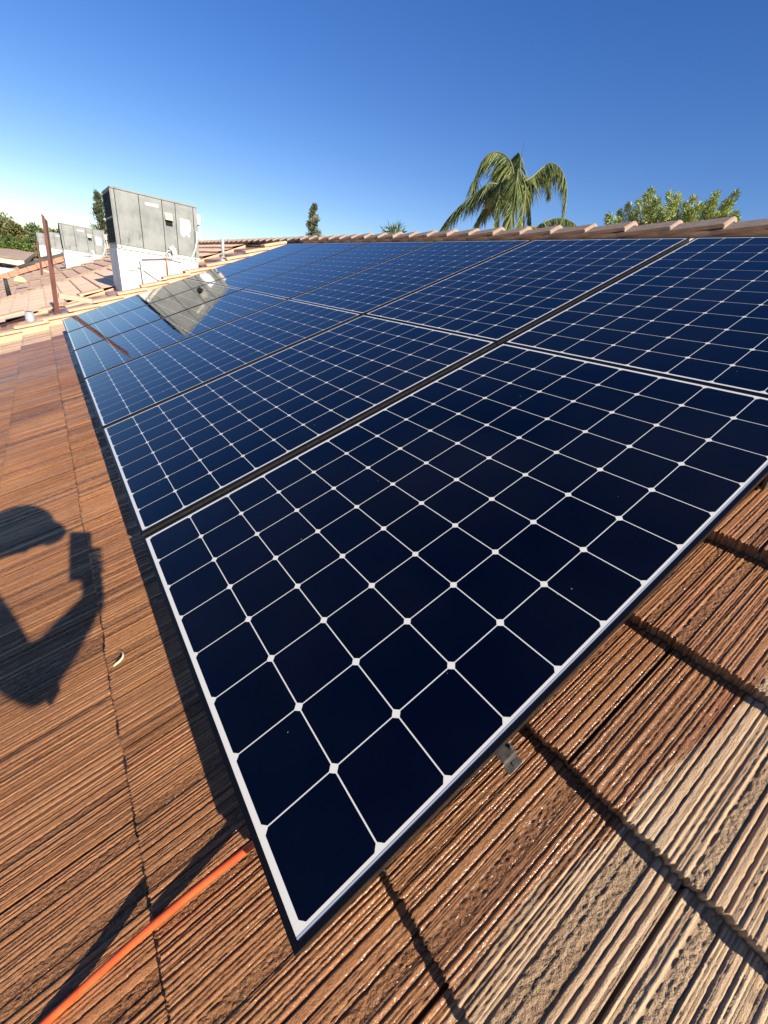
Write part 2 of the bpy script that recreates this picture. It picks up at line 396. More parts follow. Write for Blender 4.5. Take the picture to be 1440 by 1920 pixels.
def ridge(parent, u0, u1, mat_, h=.0, ln=.335):
    """overlapping angled ridge tiles, thick end towards the near gable"""
    mb = MB(); u = u1; j = 0
    while u > u0:
        a = u - ln; dj = random.uniform(-.004, .004); L = ln + .07
        # cross-section: inverted V with a rounded crown; near end sits over the next one
        for (ua, ub) in ((a, a + L),):
            ha, hb = h + .026 + dj, h - .006 + dj
            def sec(uu, hh, t):
                pts = []
                for (x, z) in ((-.150, -.058), (-.09, -.028), (-.03, .002), (0, .010), (.03, .002), (.09, -.028), (.150, -.058)):
                    pts.append((x * CA * 1.0, uu, z + hh + t))
                return pts
            inv = Matrix.Rotation(SL, 4, 'Y'); O = L2W(VRIDGE, 0, -.128)
            S = []
            for uu, hh in ((ua, ha - .004), (ua + .013, ha + .003), (ub, hb)):
                top = sec(uu, hh, 0); bot = [(x * .93, y, z - .022) for x, y, z in top]
                S.append([inv @ (Vector(p) + Vector((O.x, 0, O.z))) for p in top + bot[::-1]])
            n = len(S[0]); vs = S[0] + S[1] + S[2]; fs = [tuple(range(n))[::-1], tuple(range(2 * n, 3 * n))]
            for r_ in range(2):
                for q in range(n): fs.append((r_ * n + q, r_ * n + (q + 1) % n, (r_ + 1) * n + (q + 1) % n, (r_ + 1) * n + q))
            mb.add(vs, fs); mb.mi[-len(fs)] = 1
            for q in range(n): mb.mi[-len(fs) + 2 + q] = 1
        u = a; j += 1
    return mb.build('ridge', [mat_, M_CAPEND], parent)
ridge(house, -5, 7.9, M_CAP)

def verge(parent, u0, u1, v0, v1, mat_, h=-.02):
    """row of flat cap tiles stepping up along the gable edge"""
    mb = MB(); v = v0
    while v < v1:
        L = EXPO + .055; j = random.uniform(-.02, .02); a = random.uniform(-.010, .010)
        z0, z1 = h + .020 + a, h - .028 + a          # lower end rides over the tile below
        def slab(ua, ub, t0, t1, vv0, vv1, za, zb):
            vs = [(vv0, ua, za - t1), (vv0, ub, za - t1), (vv0, ub, za), (vv0, ua, za), (vv1, ua, zb - t1), (vv1, ub, zb - t1), (vv1, ub, zb), (vv1, ua, zb)]
            mb.add(vs, [(0, 1, 2, 3), (7, 6, 5, 4), (0, 4, 5, 1), (3, 2, 6, 7), (0, 3, 7, 4), (1, 5, 6, 2)])
        slab(u0 + j, u1 + j, 0, .030, v, v + L, z0, z1)
        slab(u0 + j + .03, u0 + j + .055, 0, .10, v + .05, v + L, z0 - .031, z1 - .031)   # short skirt under the cap
        v += EXPO
    return mb.build('verge', mat_, parent)
M_VERGE = noisy('verge_tile', (.58, .34, .215), (.67, .42, .28), 14, .85, .4, .003, (1, 4, 1))
M_VERGEG = noisy('grey_verge_tile', (.25, .18, .135), (.34, .25, .19), 14, .85, .4, .003, (1, 4, 1))
VERGE_PH = VB0 - .02
def vstart(v0): return VERGE_PH + EXPO * math.floor((v0 - VERGE_PH) / EXPO)
verge(house, 7.50, 7.70, vstart(-4.4), 3.5, M_VERGE, -.035)
# sunken strip beyond the verge where the machines stand
def well(parent, u0, u1, mat_, dry, base=-.055):
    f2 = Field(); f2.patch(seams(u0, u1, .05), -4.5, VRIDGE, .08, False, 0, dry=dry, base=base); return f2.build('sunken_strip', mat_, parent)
well(house, 7.68, 10.3, M_TILE, .35)
# loose tiles along the near side of the sunken strip, laid untidily
mb = MB()
for (v, u, rz_, hh) in ((-.75, 10.02, .05, -.06), (-.10, 9.55, -.25, -.10), (.22, 9.25, .3, -.13), (.55, 9.7, .1, -.08), (-.45, 8.9, .1, -.15)):
    M_ = Matrix.Translation((v, u, hh)) @ Matrix.Rotation(rz_, 4, 'Z') @ Matrix.Rotation(.07, 4, 'Y')
    mb.box((-.2, -.16, -.014), (.2, .16, .014), 0, M_)
lt = mb.build('loose_roof_tiles', M_VERGE, house)

# ---------------------------------------------------------------- neighbouring houses of the row
def neighbour(u0, u1, mat_, cap, vmat, label, split=None, well_w=2.5, vb=-.0, v_eave=-4.5, drop=0.0, dry=1, welltone=.6, cut=VRIDGE):
    e = empty('townhouse', (0, 0, -drop), ROOFROT, label=label, cat='house', group='row of tiled houses')
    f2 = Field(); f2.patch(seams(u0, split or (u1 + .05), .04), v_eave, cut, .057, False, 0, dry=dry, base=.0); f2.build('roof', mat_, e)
    mb = MB(); mb.box((v_eave, u0 - .012, -.30), (cut, u0 - .001, -.175)); mb.build('fascia_board', M_VERGE, e)
    if split:
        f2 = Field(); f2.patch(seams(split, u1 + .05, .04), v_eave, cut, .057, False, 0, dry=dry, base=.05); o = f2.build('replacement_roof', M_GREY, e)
        o['label'] = 'grey brown section of tiles, raised above the salmon tiles'
        mb = MB(); v = v_eave
        while v < cut:
            mb.box((v, split - .05, -.2), (v + EXPO - .006, split - .006, -.085 - random.uniform(0, .015))); v += EXPO
        mb.build('edge_course', M_VERGEG, e)
    verge(e, u1, u1 + .2, vstart(v_eave), cut - .4, vmat, -.02)
    well(e, u1 + .18, u1 + well_w, M_TILE, welltone)
    mb = MB(); wall_pts(e, mb, u0, u1 + well_w); mb.build('wall', M_WALL, e)
    back_slope(e, u0, u1 + well_w, M_GREY)
    ridge(e, u0 - 2.3, u1 + well_w, cap)
    return e
nb = neighbour(10.25, 19.0, M_SALM, M_CAP, M_VERGEG, 'second house in the row, dry salmon tiles turning grey brown past the big air conditioner', split=15.55)
nc = neighbour(21.8, 30.4, M_GREY, M_CAP, M_VERGE, 'third house in the row, grey tile roof behind the second air conditioner')
nd = neighbour(33.2, 42, M_GREY, M_CAP, M_VERGEG, 'farthest house of the row, beyond the third air conditioner')
# red brick-coloured edge and dark roll on the third house
mb = MB()
for q in range(16):
    v = -3.6 + q * .42
    mb.box((v, 29.2, -.10), (v + .40, 29.55, .10 + random.uniform(-.02, .02)))
o = mb.build('edge_course', noisy('red_clay', (.42, .17, .10), (.52, .25, .15), 20, .8), nc); o['label'] = 'orange red clay edge course'
mb = MB(); mb.tube([(-1.0, 29.85, .10), (0, 29.8, .12), (1.5, 29.85, .10), (3.2, 29.8, .11)], .13, 10)
dr = mb.build('membrane_roll', noisy('dark_felt', (.05, .045, .045), (.09, .08, .075), 9, .85), None, True, rot=ROOFROT)
tag(dr, 'dark grey roll of roofing felt lying along the clay edge of the third roof', 'roofing felt')

# ---------------------------------------------------------------- solar array
US = [0.0, 1.093, 2.178, 3.262, 4.346, 5.430]; VS = [0.0, 1.578]
PWU, PLV, CP, CG, CH = 1.045, 1.560, .1285, .0025, .0075
BU, BV = (PWU - 8 * CP) / 2, (PLV - 12 * CP) / 2
def make_panel():
    root = empty('solar_panel', (0, 0, 0), ROOFROT)
    # frame: thin black lip round the glass, body set back beneath it, bottom flange
    mb = MB(); X0, X1, Y0, Y1 = -.0082, PLV + .0082, -.0082, PWU + .0082
    def ring(x0, x1, y0, y1, wx, z0, z1, mi):
        mb.box((x0, y0, z0), (x1, y0 + wx, z1), mi); mb.box((x0, y1 - wx, z0), (x1, y1, z1), mi)
        mb.box((x0, y0 + wx, z0), (x0 + wx, y1 - wx, z1), mi); mb.box((x1 - wx, y0 + wx, z0), (x1, y1 - wx, z1), mi)
    ring(X0, X1, Y0, Y1, .0078, -.0045, .0010, 0)
    ring(X0 + .002, X1 - .002, Y0 + .002, Y1 - .002, .004, -.026, -.0046, 1)
    ring(X0 + .0055, X1 - .0055, Y0 + .0055, Y1 - .0055, .026, -.0425, -.0261, 0)
    mb.build('frame', [M_BLACK, M_BRONZE], root)
    mb = MB(); mb.box((0.0004, 0.0004, -.004), (PLV - .0004, PWU - .0004, -.0006), 0)
    e = .0035
    mb.box((0.0006, .0006, -.00055), (PLV - .0006, .0006 + e, -.0001), 1)
    mb.build('backsheet', [M_BACK, M_EDGE], root)
    mb = MB(); c = CH; hg = CG / 2
    for j in range(12):
        for i in range(8):
            x0 = BV + j * CP + hg; x1 = BV + (j + 1) * CP - hg; y0 = BU + i * CP + hg; y1 = BU + (i + 1) * CP - hg; z = -.0003
            mb.add([(x0 + c, y0, z), (x1 - c, y0, z), (x1, y0 + c, z), (x1, y1 - c, z), (x1 - c, y1, z), (x0 + c, y1, z), (x0, y1 - c, z), (x0, y0 + c, z)], [tuple(range(8))])
    mb.build('solar_cells', M_CELL, root)
    return root
ORD = ['nearest', 'second', 'third', 'fourth', 'fifth', 'farthest']
EXTRA = {(0, 0): 'big black framed solar panel closest to the camera, its corner beside the orange cord',
         (1, 0): 'solar panel of the upper row cut off by the right picture edge',
         (0, 5): 'farthest solar panel of the lower row, reflecting the red post'}
proto = make_panel(); first = True
for r_ in range(2):
    for i in range(6):
        if first: o = proto; first = False
        else:
            o = proto.copy(); link(o)
            for ch in proto.children:
                c2 = ch.copy(); link(c2, o)
        o.location = L2W(VS[r_], US[i], random.uniform(-.0006, .0006) if (r_ or i) else 0)
        o.rotation_euler = (random.uniform(-1, 1) * .0012 * (i > 0), -SL + random.uniform(-1, 1) * .0010 * (i > 0), 0)
        tag(o, EXTRA.get((r_, i), '%s solar panel from the near end, in the %s row of the array' % (ORD[i], 'lower' if r_ == 0 else 'upper')), 'solar panel', 'solar panels on the roof')
# rails under the joints
M_DSTEEL = noisy('brown_steel', (.06, .052, .045), (.12, .105, .09), 60, .5, .2, .0005, metal=.4)
M_RAIL = noisy('rail_metal', (.020, .018, .016), (.04, .035, .030), 40, .5, .15, .0005, (1, .1, 1), .3)
def rail(uc, v0, v1, label, wide=.030):
    mb = MB(); h1 = -.0435; h0 = -.072
    mb.box((v0, uc - wide / 2, h0), (v1, uc + wide / 2, h1)); mb.box((v0, uc - wide / 2 - .006, h0), (v1, uc + wide / 2 + .006, h0 + .003))
    e = empty('mounting_rail', (0, 0, 0), ROOFROT, label=label, cat='mounting rail', group='rails under the solar panels')
    mb.build('rail_beam', M_RAIL, e)
    for v in ((1.4, 2.5) if uc < .04 else (.36, 1.4, 2.5)):
        f = MB(); f.box((v - .025, uc - .03, -.150), (v + .025, uc - .022, -.052)); f.box((v - .025, uc - .022, -.15), (v + .025, uc + .02, -.142)); f.build('foot', M_DSTEEL, e)
    return e
M_STEEL = noisy('dull_steel', (.30, .29, .27), (.42, .41, .39), 60, .38, .2, .0005, metal=.8)
RL = ['rail beneath the outer edge of the nearest panels, above the bare wet tiles'] + ['rail in the gap between the %s and %s panels from the near end' % (a, b) for a, b in zip(ORD, ORD[1:])] + ['rail beneath the far outer edge of the farthest panels']
for q in range(7):
    uc = (.034 if q == 0 else US[5] + PWU - .012 if q == 6 else US[q] - .024)
    rail(uc, -.004, 3.125, RL[q])
# bracket poking out below the near edge
br = empty('roof_bracket', L2W(.372, .002, -.052), ROOFROT, label='small bent steel bracket with a bolt below the edge of the nearest panel', cat='bracket')
mb = MB(); mb.box((-.018, -.022, -.006), (.018, .012, -.004)); mb.box((-.018, -.024, -.030), (.018, -.022, -.004)); mb.box((-.018, -.038, -.0320), (.018, -.0222, -.0302)); mb.build('plate', M_DSTEEL, br, bevel=.0006)
mb = MB(); mb.tube([(.004, -.030, -.0301), (.004, -.030, -.0255)], .0055, 6); mb.build('bolt', M_DSTEEL, br)
mb = MB(); mb.tube([(.014, -.014, -.0039), (.014, -.014, .003)], .0035, 8); mb.build('nut', M_STEEL, br)

br.scale = (.85, .85, .85)
# ---------------------------------------------------------------- orange line and the dry curl
M_ORANGE = noisy('orange_sheath', (.78, .075, .015), (.88, .12, .025), 30, .45, .2, .0006)
pts = []
ctrl = [(.9, .100, -.118), (.5, .130, -.112), (.2, .158, -.105), (.0, .176, -.107), (-.054, .182, -.116), (-.139, .189, -.1195), (-.224, .194, -.1245), (-.311, .199, -.1385), (-.391, .200, -.147), (-.6, .197, -.1605), (-.9, .18, -.130), (-1.5, .1, -.150)]
for a, b in zip(ctrl, ctrl[1:]):
    for q in range(6):
        t = q / 6; pts.append(Vector(a).lerp(Vector(b), t))
for _ in range(3): pts = [pts[0]] + [(pts[i - 1] + pts[i] * 2 + pts[i + 1]) / 4 for i in range(1, len(pts) - 1)] + [pts[-1]]
mb = MB(); mb.tube(pts, .0062, 14); cord = mb.build('orange_cord', M_ORANGE, None, True, rot=ROOFROT)
tag(cord, 'bright orange cord running out from under the nearest panel across wet tiles', 'cord')
M_STRAW = noisy('dry_straw', (.60, .50, .28), (.72, .64, .42), 60, .8)
mb = MB(); P = []
for (px, py, h) in ((211, 1252, -.139), (217, 1245, -.134), (224, 1240, -.128), (230, 1233, -.122), (231, 1226, -.120), (227, 1221, -.124), (220, 1221, -.128)):
    u, v = roof_uv(px, py, h); P.append(Vector((v, u, h)))
mb.tube(P, .002, 6, rs=[.0028, .0036, .0034, .0026, .0014, .0010, .0007])
tw = mb.build('dry_twig', M_STRAW, None, True, rot=ROOFROT); tag(tw, 'small curled straw coloured twig lying on the wet tiles left of the panels', 'twig')

# ---------------------------------------------------------------- rooftop machines
def metal_paint(name, c1, c2, c3):
    m_ = mat(name, c1, .55, .0, .4); g = NG(m_); v = g.coords()
    a = g.noise(v, 3.2, 5, .65); b = g.noise(g.coords((1, 1, .35)), 9, 4, .7)
    col = g.ramp(a, [(.36, c1), (.58, c2)]); col = g.mix(g.ramp(b, [(.58, (0, 0, 0)), (.70, (.8, .8, .8))]), col, c3)
    g.l(col, g.p.inputs['Base Color']); g.l(g.bump(g.noise(v, 6, 3), .15, .01), g.p.inputs['Normal']); return m_
M_CAB = metal_paint('weathered_grey_paint', (.17, .185, .175), (.25, .262, .245), (.10, .108, .105))
M_CAB2 = metal_paint('pale_weathered_paint', (.24, .26, .24), (.33, .345, .32), (.17, .18, .17))
M_DARKM = noisy('dark_coil', (.012, .013, .016), (.03, .032, .038), 50, .6, .4)
M_WHITE = noisy('white_sheet', (.60, .61, .62), (.78, .78, .77), 3.2, .55, .1)
M_CREAM = noisy('cream_rail', (.56, .52, .42), (.66, .62, .52), 8, .6, .1)
M_CURBSIDE = M_WHITE
M_PAPER = noisy('paper_label', (.78, .78, .80), (.84, .84, .84), 5, .8, .1)
M_COPPER = noisy('copper_pipe', (.34, .13, .07), (.46, .22, .13), 20, .45, .1, metal=.5)
M_PVC = noisy('grey_pvc', (.45, .46, .45), (.6, .6, .58), 10, .5, .1)
M_HOLE = mat('dark_hole', (.006, .006, .006), .9)
def make_ac(simple=False):
    """packaged unit, front faces -Y; origin at cabinet front lower left"""
    e = empty('air_conditioner', (0, 0, 0)); W_, D_, H_ = 1.33, 1.12, .80
    mb = MB(); mb.box((.004, .012, 0), (W_ - .004, D_, H_ - .015)); mb.build('cabinet', M_CAB, e)
    mb = MB(); mb.box((-.008, -.008, H_ - .0152), (W_ + .008, D_ + .008, H_ + .012)); mb.build('lid', M_CAB, e, bevel=.004)
    xs = [.052, .400, .755, .965, 1.262]
    for a, b in ((0.0, xs[0]), (xs[0], xs[1]), (xs[1], xs[2]), (xs[2], xs[3]), (xs[3], xs[4]), (xs[4], W_)):
        mb = MB(); mb.box((a + .0045, 0, .006), (b - .0045, .0115, H_ - .02)); mb.build('access_panel', M_CAB, e, bevel=.002)
    mb = MB()
    for x in xs: mb.box((x - .0042, .008, .006), (x + .0042, .0118, H_ - .02))
    mb.build('panel_seam', M_HOLE, e)
    # coil guards on the left side
    for z0, z1 in ((.03, .38), (.41, .755)):
        mb = MB(); mb.box((-.006, .05, z0), (.0035, D_ - .06, z1), 0)
        for q in range(28): mb.box((-.009, .06 + q * .0375, z0), (-.0065, .0625 + q * .0375, z1), 1)
        for q in range(6): zz = z0 + .02 + q * (z1 - z0 - .04) / 5; mb.box((-.011, .05, zz), (-.0095, D_ - .06, zz + .003), 1)
        mb.build('coil_guard', [M_DARKM, M_DARKM], e)
    mb = MB(); mb.box((-.010, .04, .382), (.0038, D_ - .05, .408)); mb.box((-.010, .008, .0), (.0038, .049, H_ - .016)); mb.build('corner_trim', M_CAB, e)
    # name plate with worn lettering
    mb = MB(); mb.box((.492, -.005, .655), (.698, -.0005, .700)); p_ = mb.build('name_plate', M_CREAM, e)
    mb = MB(); x = .510
    for wd in (.014, .010, .012, .008, .016, .010, .012, .014): mb.box((x, -.0058, .668), (x + wd, -.0051, .668 + random.uniform(.008, .017))); x += wd + .008
    mb.build('worn_lettering', M_CAB, p_)
    # exhaust hood
    mb = MB(); mb.prism([(.785, -.0005, .615), (.785, -.050, .505), (.785, -.0005, .505)], (.125, 0, 0)); h_ = mb.build('exhaust_hood', M_CREAM2, e)
    mb = MB(); mb.box((.79, -.004, .420), (.902, -.0006, .500)); mb.build('hood_opening', M_HOLE, h_)
    # torn paper notice
    mb = MB(); mb.add([(1.035, -.004, .575), (1.195, -.004, .572), (1.20, -.004, .42), (1.165, -.004, .375), (1.178, -.004, .32), (1.12, -.004, .345), (1.075, -.004, .300), (1.03, -.004, .33)], [tuple(range(8))])
    mb.add([(1.155, -.0042, .36), (1.185, -.0042, .35), (1.182, -.0042, .31), (1.15, -.0042, .315)], [(0, 1, 2, 3)])
    mb.build('paper_notice', M_PAPER, e)
    # electrical box and whip on the right end
    mb = MB(); mb.box((W_ + .001, .05, .54), (W_ + .07, .22, .70)); mb.build('disconnect_box', M_CREAM, e, bevel=.004)
    mb = MB(); mb.tube([(W_ + .035, .1, .54), (W_ + .05, .08, .44), (W_ + .045, .05, .34), (W_ + .02, .03, .28)], .016, 8); mb.build('cable', M_PVC, e, True)
    mb = MB(); cp = [(1.300, -.012, .42), (1.298, -.035, .36), (1.28, -.05, .26), (1.245, -.06, .13), (1.20, -.06, .03), (1.13, -.06, -.09), (1.03, -.07, -.24), (.95, -.08, -.40)]
    mb.tube(cp, .015, 8); mb.build('conduit', M_PVC, e, True)
    # dark stains along the bottom
    # support: rail and white curb
    mb = MB(); mb.box((-.004, -.012, -.055), (W_ + .004, .03, -.0005)); mb.box((-.004, .0305, -.055), (.04, D_, -.0005)); rl = mb.build('base_rail', M_CREAM, e, bevel=.002)
    mb = MB()
    for x in (.06, 1.25):
        mb = MB(); mb.tube([(x, -.0135, -.03), (x, -.0121, -.03)], .013, 10); mb.build('lifting_hole', M_HOLE, rl)
    mb = MB(); x0, x1 = -.015, W_ - .03
    inv_t = math.tan(SL)
    zb0, zb1 = -.80, -.80 + inv_t * (x1 - x0)
    mb.prism([(x0, .012, zb0), (x1, .012, zb1), (x1, .012, -.056), (x0, .012, -.056)], (0, D_ - .03, 0)); cb = mb.build('curb', M_WHITE, e)
    mb = MB(); mb.box((.105, -.012, -.365), (.262, .0115, -.120)); mb.build('junction_plate', M_CREAM, cb, bevel=.003)
    mb = MB(); mb.tube([(.262, -.01, -.30), (.33, -.035, -.305), (.44, -.05, -.36), (.56, -.05, -.43), (.68, -.05, -.46)], .011, 8); mb.build('cable', M_PVC, cb, True)
    mb = MB(); mb.tube([(.745, -.03, -.03), (.745, -.03, -.20), (.74, -.035, -.50)], .012, 8); mb.build('copper_pipe', M_COPPER, e, True)
    mb = MB(); mb.tube([(.335, -.085, -.72), (.322, -.085, -.45), (.318, -.085, -.16), (.33, -.085, -.13), (.45, -.07, -.115), (.74, -.05, -.075)], .015, 8); mb.build('drain_pipe', M_WHITE, e, True)
    mb = MB(); P = [(.80 + .05 * math.cos(a), -.05 + .01 * math.sin(2 * a), -.02 + .06 * math.sin(a)) for a in np.linspace(0, 6.0, 14)]
    mb.tube(P, .011, 8); mb.tube([(.77, -.02, .02), (.80, -.06, -.06), (.90, -.06, -.075), (1.0, -.05, -.09)], .010, 8); mb.tube([(.80, -.01, .06), (.83, -.05, .05), (.85, -.05, -.02)], .012, 8, 1)
    mb.build('hose_loop', [M_PVC, M_DARKM], e, True)
    mb = MB(); mb.add([(.80, -.002, .0), (.93, -.002, .0), (.92, -.002, .08), (.88, -.002, .13), (.82, -.002, .10)], [(0, 1, 2, 3, 4)]); mb.build('white_patch', M_PAPER, e)
    return e
M_CREAM2 = noisy('hood_paint', (.36, .33, .27), (.46, .42, .35), 8, .6, .1)
ac = make_ac(); ac.location = (1.02, 9.3, .965)
tag(ac, 'large grey rooftop air conditioner on a white base, nearest of the row', 'air conditioner', 'rooftop air conditioners')
def copy_tree(o, parent=None):
    c = o.copy(); link(c, parent)
    for ch in o.children: copy_tree(ch, c)
    return c
a2 = copy_tree(ac); a2.location = (.69, 20.8, .80); a2['label'] = 'grey rooftop air conditioner with a white paper notice, behind the two rusty posts'
a3 = copy_tree(ac); a3.location = (.42, 33.3, .80); a3['label'] = 'third air conditioner, dark cabinet mostly hidden between the tall post and the second unit'
a4 = copy_tree(ac); a4.location = (.10, 45.0, .93); a4['label'] = 'farthest small pale air conditioner, just right of the shorter rusty post'

# ---------------------------------------------------------------- posts, vents
M_PRIMER = noisy('dark_primer', (.018, .010, .009), (.03, .018, .015), 12, .7)
M_RUST = noisy('rust_red_paint', (.075, .017, .010), (.145, .034, .018), 12, .55, .3, .002, (1, 1, .3))
M_TIMBER = noisy('weathered_timber', (.40, .31, .22), (.52, .42, .31), 10, .85, .3, .002, (1, 6, 6))
M_GALV = noisy('galvanised', (.42, .43, .43), (.58, .59, .58), 14, .45, .1, .001, metal=.4)
def make_post():
    e = empty('angle_post', (0, 0, 0)); mb = MB(); H = 1.30; w = .062; t = .008
    # angle iron: one leg facing us, one leg going back on the right, slanted top
    def leg(x0, x1, y0, y1, zt0, zt1):
        mb.add([(x0, y0, 0), (x1, y0, 0), (x1, y1, 0), (x0, y1, 0), (x0, y0, zt0), (x1, y0, zt1), (x1, y1, zt1), (x0, y1, zt0)],
               [(0, 3, 2, 1), (4, 5, 6, 7), (0, 1, 5, 4), (1, 2, 6, 5), (2, 3, 7, 6), (3, 0, 4, 7)])
    leg(-w / 2, -w / 2 + .034, 0, .010, H, H - .030); leg(-w / 2, -w / 2 + .008, .0101, .06, H, H - .01)
    leg(w / 2 - .008, w / 2, 0, .06, H - .075, H - .082)
    leg(-w / 2 + .034, w / 2 - .0081, 0, .010, .70, .60)
    mb.build('upright', M_RUST, e)
    mb = MB(); leg(-w / 2 + .0081, w / 2 - .0001, .0601, .068, H - .02, H - .075); mb.build('inner_web', M_PRIMER, e)
    mb = MB(); mb.box((-.07, -.03, 0), (.07, .11, .012)); mb.build('base_plate', M_RUST, e)
    mb = MB(); M_ = Matrix.Translation((.045, .09, .255)) @ Matrix.Rotation(math.radians(6), 4, 'Z') @ Matrix.Rotation(math.radians(1.5), 4, 'Y')
    mb.box((0, -.04, -.035), (.60, .045, .035), 0, M_); mb.build('timber_brace', M_TIMBER, e, bevel=.003)
    return e
po = make_post(); po.location = (-.017, 8.5, -.135); po.rotation_euler = (0, math.radians(3.5), 0)
tag(po, 'tall rust red post with a timber brace, just past the corner of the array', 'post', 'rusty steel posts')
p2 = copy_tree(po); p2.location = (-.10, 20.0, -.16); p2.scale = (1, 1, .86); p2['label'] = 'shorter distant rust red post, left of the second air conditioner'
p3 = copy_tree(po); p3.location = (-.22, 33.0, -.05); p3.scale = (.7, 1, .78); p3['label'] = 'farthest thin post in front of the farthest pale air conditioner'
vp_ = empty('vent_pipe', (2.575, 8.6, .96), label='slim pale vent pipe standing beside the big air conditioner', cat='vent pipe')
mb = MB(); mb.tube([(0, 0, 0), (.002, 0, .20), (0, 0, .345)], .027, 14); mb.build('pipe', M_GALV, vp_, True)
mb = MB(); mb.tube([(0, 0, -.03), (0, 0, .03), (0, 0, .09)], .05, 14, rs=[.075, .055, .029]); mb.build('flashing', M_GALV, vp_, True)
v2 = empty('roof_vent', (-.355, 8.25, -.33), label='short white round vent stub behind the verge tiles, left of the tall post', cat='roof vent')
mb = MB(); mb.tube([(0, 0, 0), (0, 0, .10), (0, 0, .215)], .05, 16, rs=[.072, .062, .050]); mb.build('stub', M_GALV, v2, True)
mb = MB(); mb.tube([(0, 0, .2155), (0, 0, .217)], .043, 16); mb.build('opening', M_HOLE, v2)
dm = empty('dome_vent', at_y(38, 528, 16.8), label='small yellow half round vent on the grey tiles', cat='roof vent')
mb = MB(); S = []
for q in range(9):
    a = math.pi * q / 8; S.append((.14 * math.cos(a), 0, .13 * math.sin(a)))
mb.prism(S, (0, .2, 0)); mb.build('hood', noisy('yellow_paint', (.62, .50, .20), (.70, .58, .28), 9, .6), dm)
sp = empty('roof_vent', at_y(14, 541, 15.7), label='dark stubby pipe at the left picture edge on the grey tiles', cat='roof vent')
mb = MB(); mb.tube([(0, 0, -.2), (0, 0, .1), (0, 0, .24)], .04, 10, rs=[.06, .045, .04]); mb.build('pipe', M_DARKM, sp, True)

# ---------------------------------------------------------------- ground and the buildings at the left
M_GROUND = noisy('ground', (.13, .12, .07), (.22, .19, .12), .15, .95, .3)
mb = MB(); mb.add([(-900, -900, -5.6), (900, -900, -5.6), (900, 900, -5.6), (-900, 900, -5.6)], [(0, 1, 2, 3)])
gd = mb.build('ground', M_GROUND); tag(gd, kind='structure', label='dry ground between the houses', cat='ground')
M_BROWNROOF = noisy('brown_roof', (.36, .25, .18), (.44, .31, .23), 3, .9, .3, .01, (1, 1, 1))
M_FASCIA = noisy('cream_fascia', (.72, .62, .46), (.80, .70, .54), 3, .7, .1)
M_GLASSD = mat('dark_window', (.02, .022, .025), .15)
bh = empty('side_house', (0, 0, 0), label='low house at the left edge with a brown roof and a cream fascia', cat='house')
# roof plane facing us: pixel-measured corners placed at their own depth
A = at_y(-60, 452, 62); B = at_y(0, 455, 60); C_ = at_y(66, 473, 56); D_ = at_y(45, 489, 47); E_ = at_y(0, 479, 46); F_ = at_y(-60, 470, 46)
for p_ in (A,): pass
def slab_poly(P, th): 
    return [Vector(p) for p in P], Vector((0, .0, -th))
P, d_ = slab_poly([A, B, C_, D_, E_, F_], .25); mb = MB(); mb.prism(P, d_); mb.build('roof', M_BROWNROOF, bh)
mb = MB(); mb.prism([F_ + Vector((0, -.35, .0)), E_ + Vector((0, -.35, 0)), D_ + Vector((0, -.35, 0)), D_ + Vector((0, -.35, -.40)), E_ + Vector((0, -.35, -.45)), F_ + Vector((0, -.35, -.45))], (0, .3, 0)); mb.build('fascia', M_FASCIA, bh)
w0, w1 = F_ + Vector((0, .6, -.4)), D_ + Vector((-.4, .6, -.4))
mb = MB(); mb.prism([w0, w1, Vector((w1.x, w1.y, -5.6)), Vector((w0.x, w0.y, -5.6))], (0, 9, 0)); wl = mb.build('wall', M_WALL, bh)
for t in (.52, .72, .88):
    p_ = w0.lerp(w1, t); mb = MB(); mb.box((p_.x - .35, p_.y - .03, p_.z - .9), (p_.x + .35, p_.y - .005, p_.z - .15)); mb.build('window', M_GLASSD, bh)
# white vaulted patio cover in front of it
pc = empty('patio_cover', (0, 0, 0), label='white curved patio cover with a cream front edge, below the brown roofed house', cat='patio cover')
q0 = at_y(-60, 500, 36); q1 = at_y(26, 500, 36)
mb = MB(); S = []
for q in range(9):
    a = math.pi * (.15 + .7 * q / 8); S.append(Vector((q0.x, q0.y + 1.2 - 1.6 * math.cos(a), q0.z - .75 + .9 * math.sin(a))))
mb.prism(S, (q1.x - q0.x, 0, 0)); mb.build('canopy', M_WHITE, pc)
mb = MB(); f0 = at_y(-60, 508, 33); f1 = at_y(24, 517, 33); mb.prism([f0, f1, f1 - Vector((0, 0, .3)), f0 - Vector((0, 0, .3))], (0, .2, 0)); mb.build('front_edge', M_FASCIA, pc)
mb = MB()
for q in (.1, .9):
    p_ = f0.lerp(f1, q); mb.box((p_.x - .08, p_.y, -5.6), (p_.x + .08, p_.y + .15, p_.z - .3))
mb.build('post', M_FASCIA, pc)

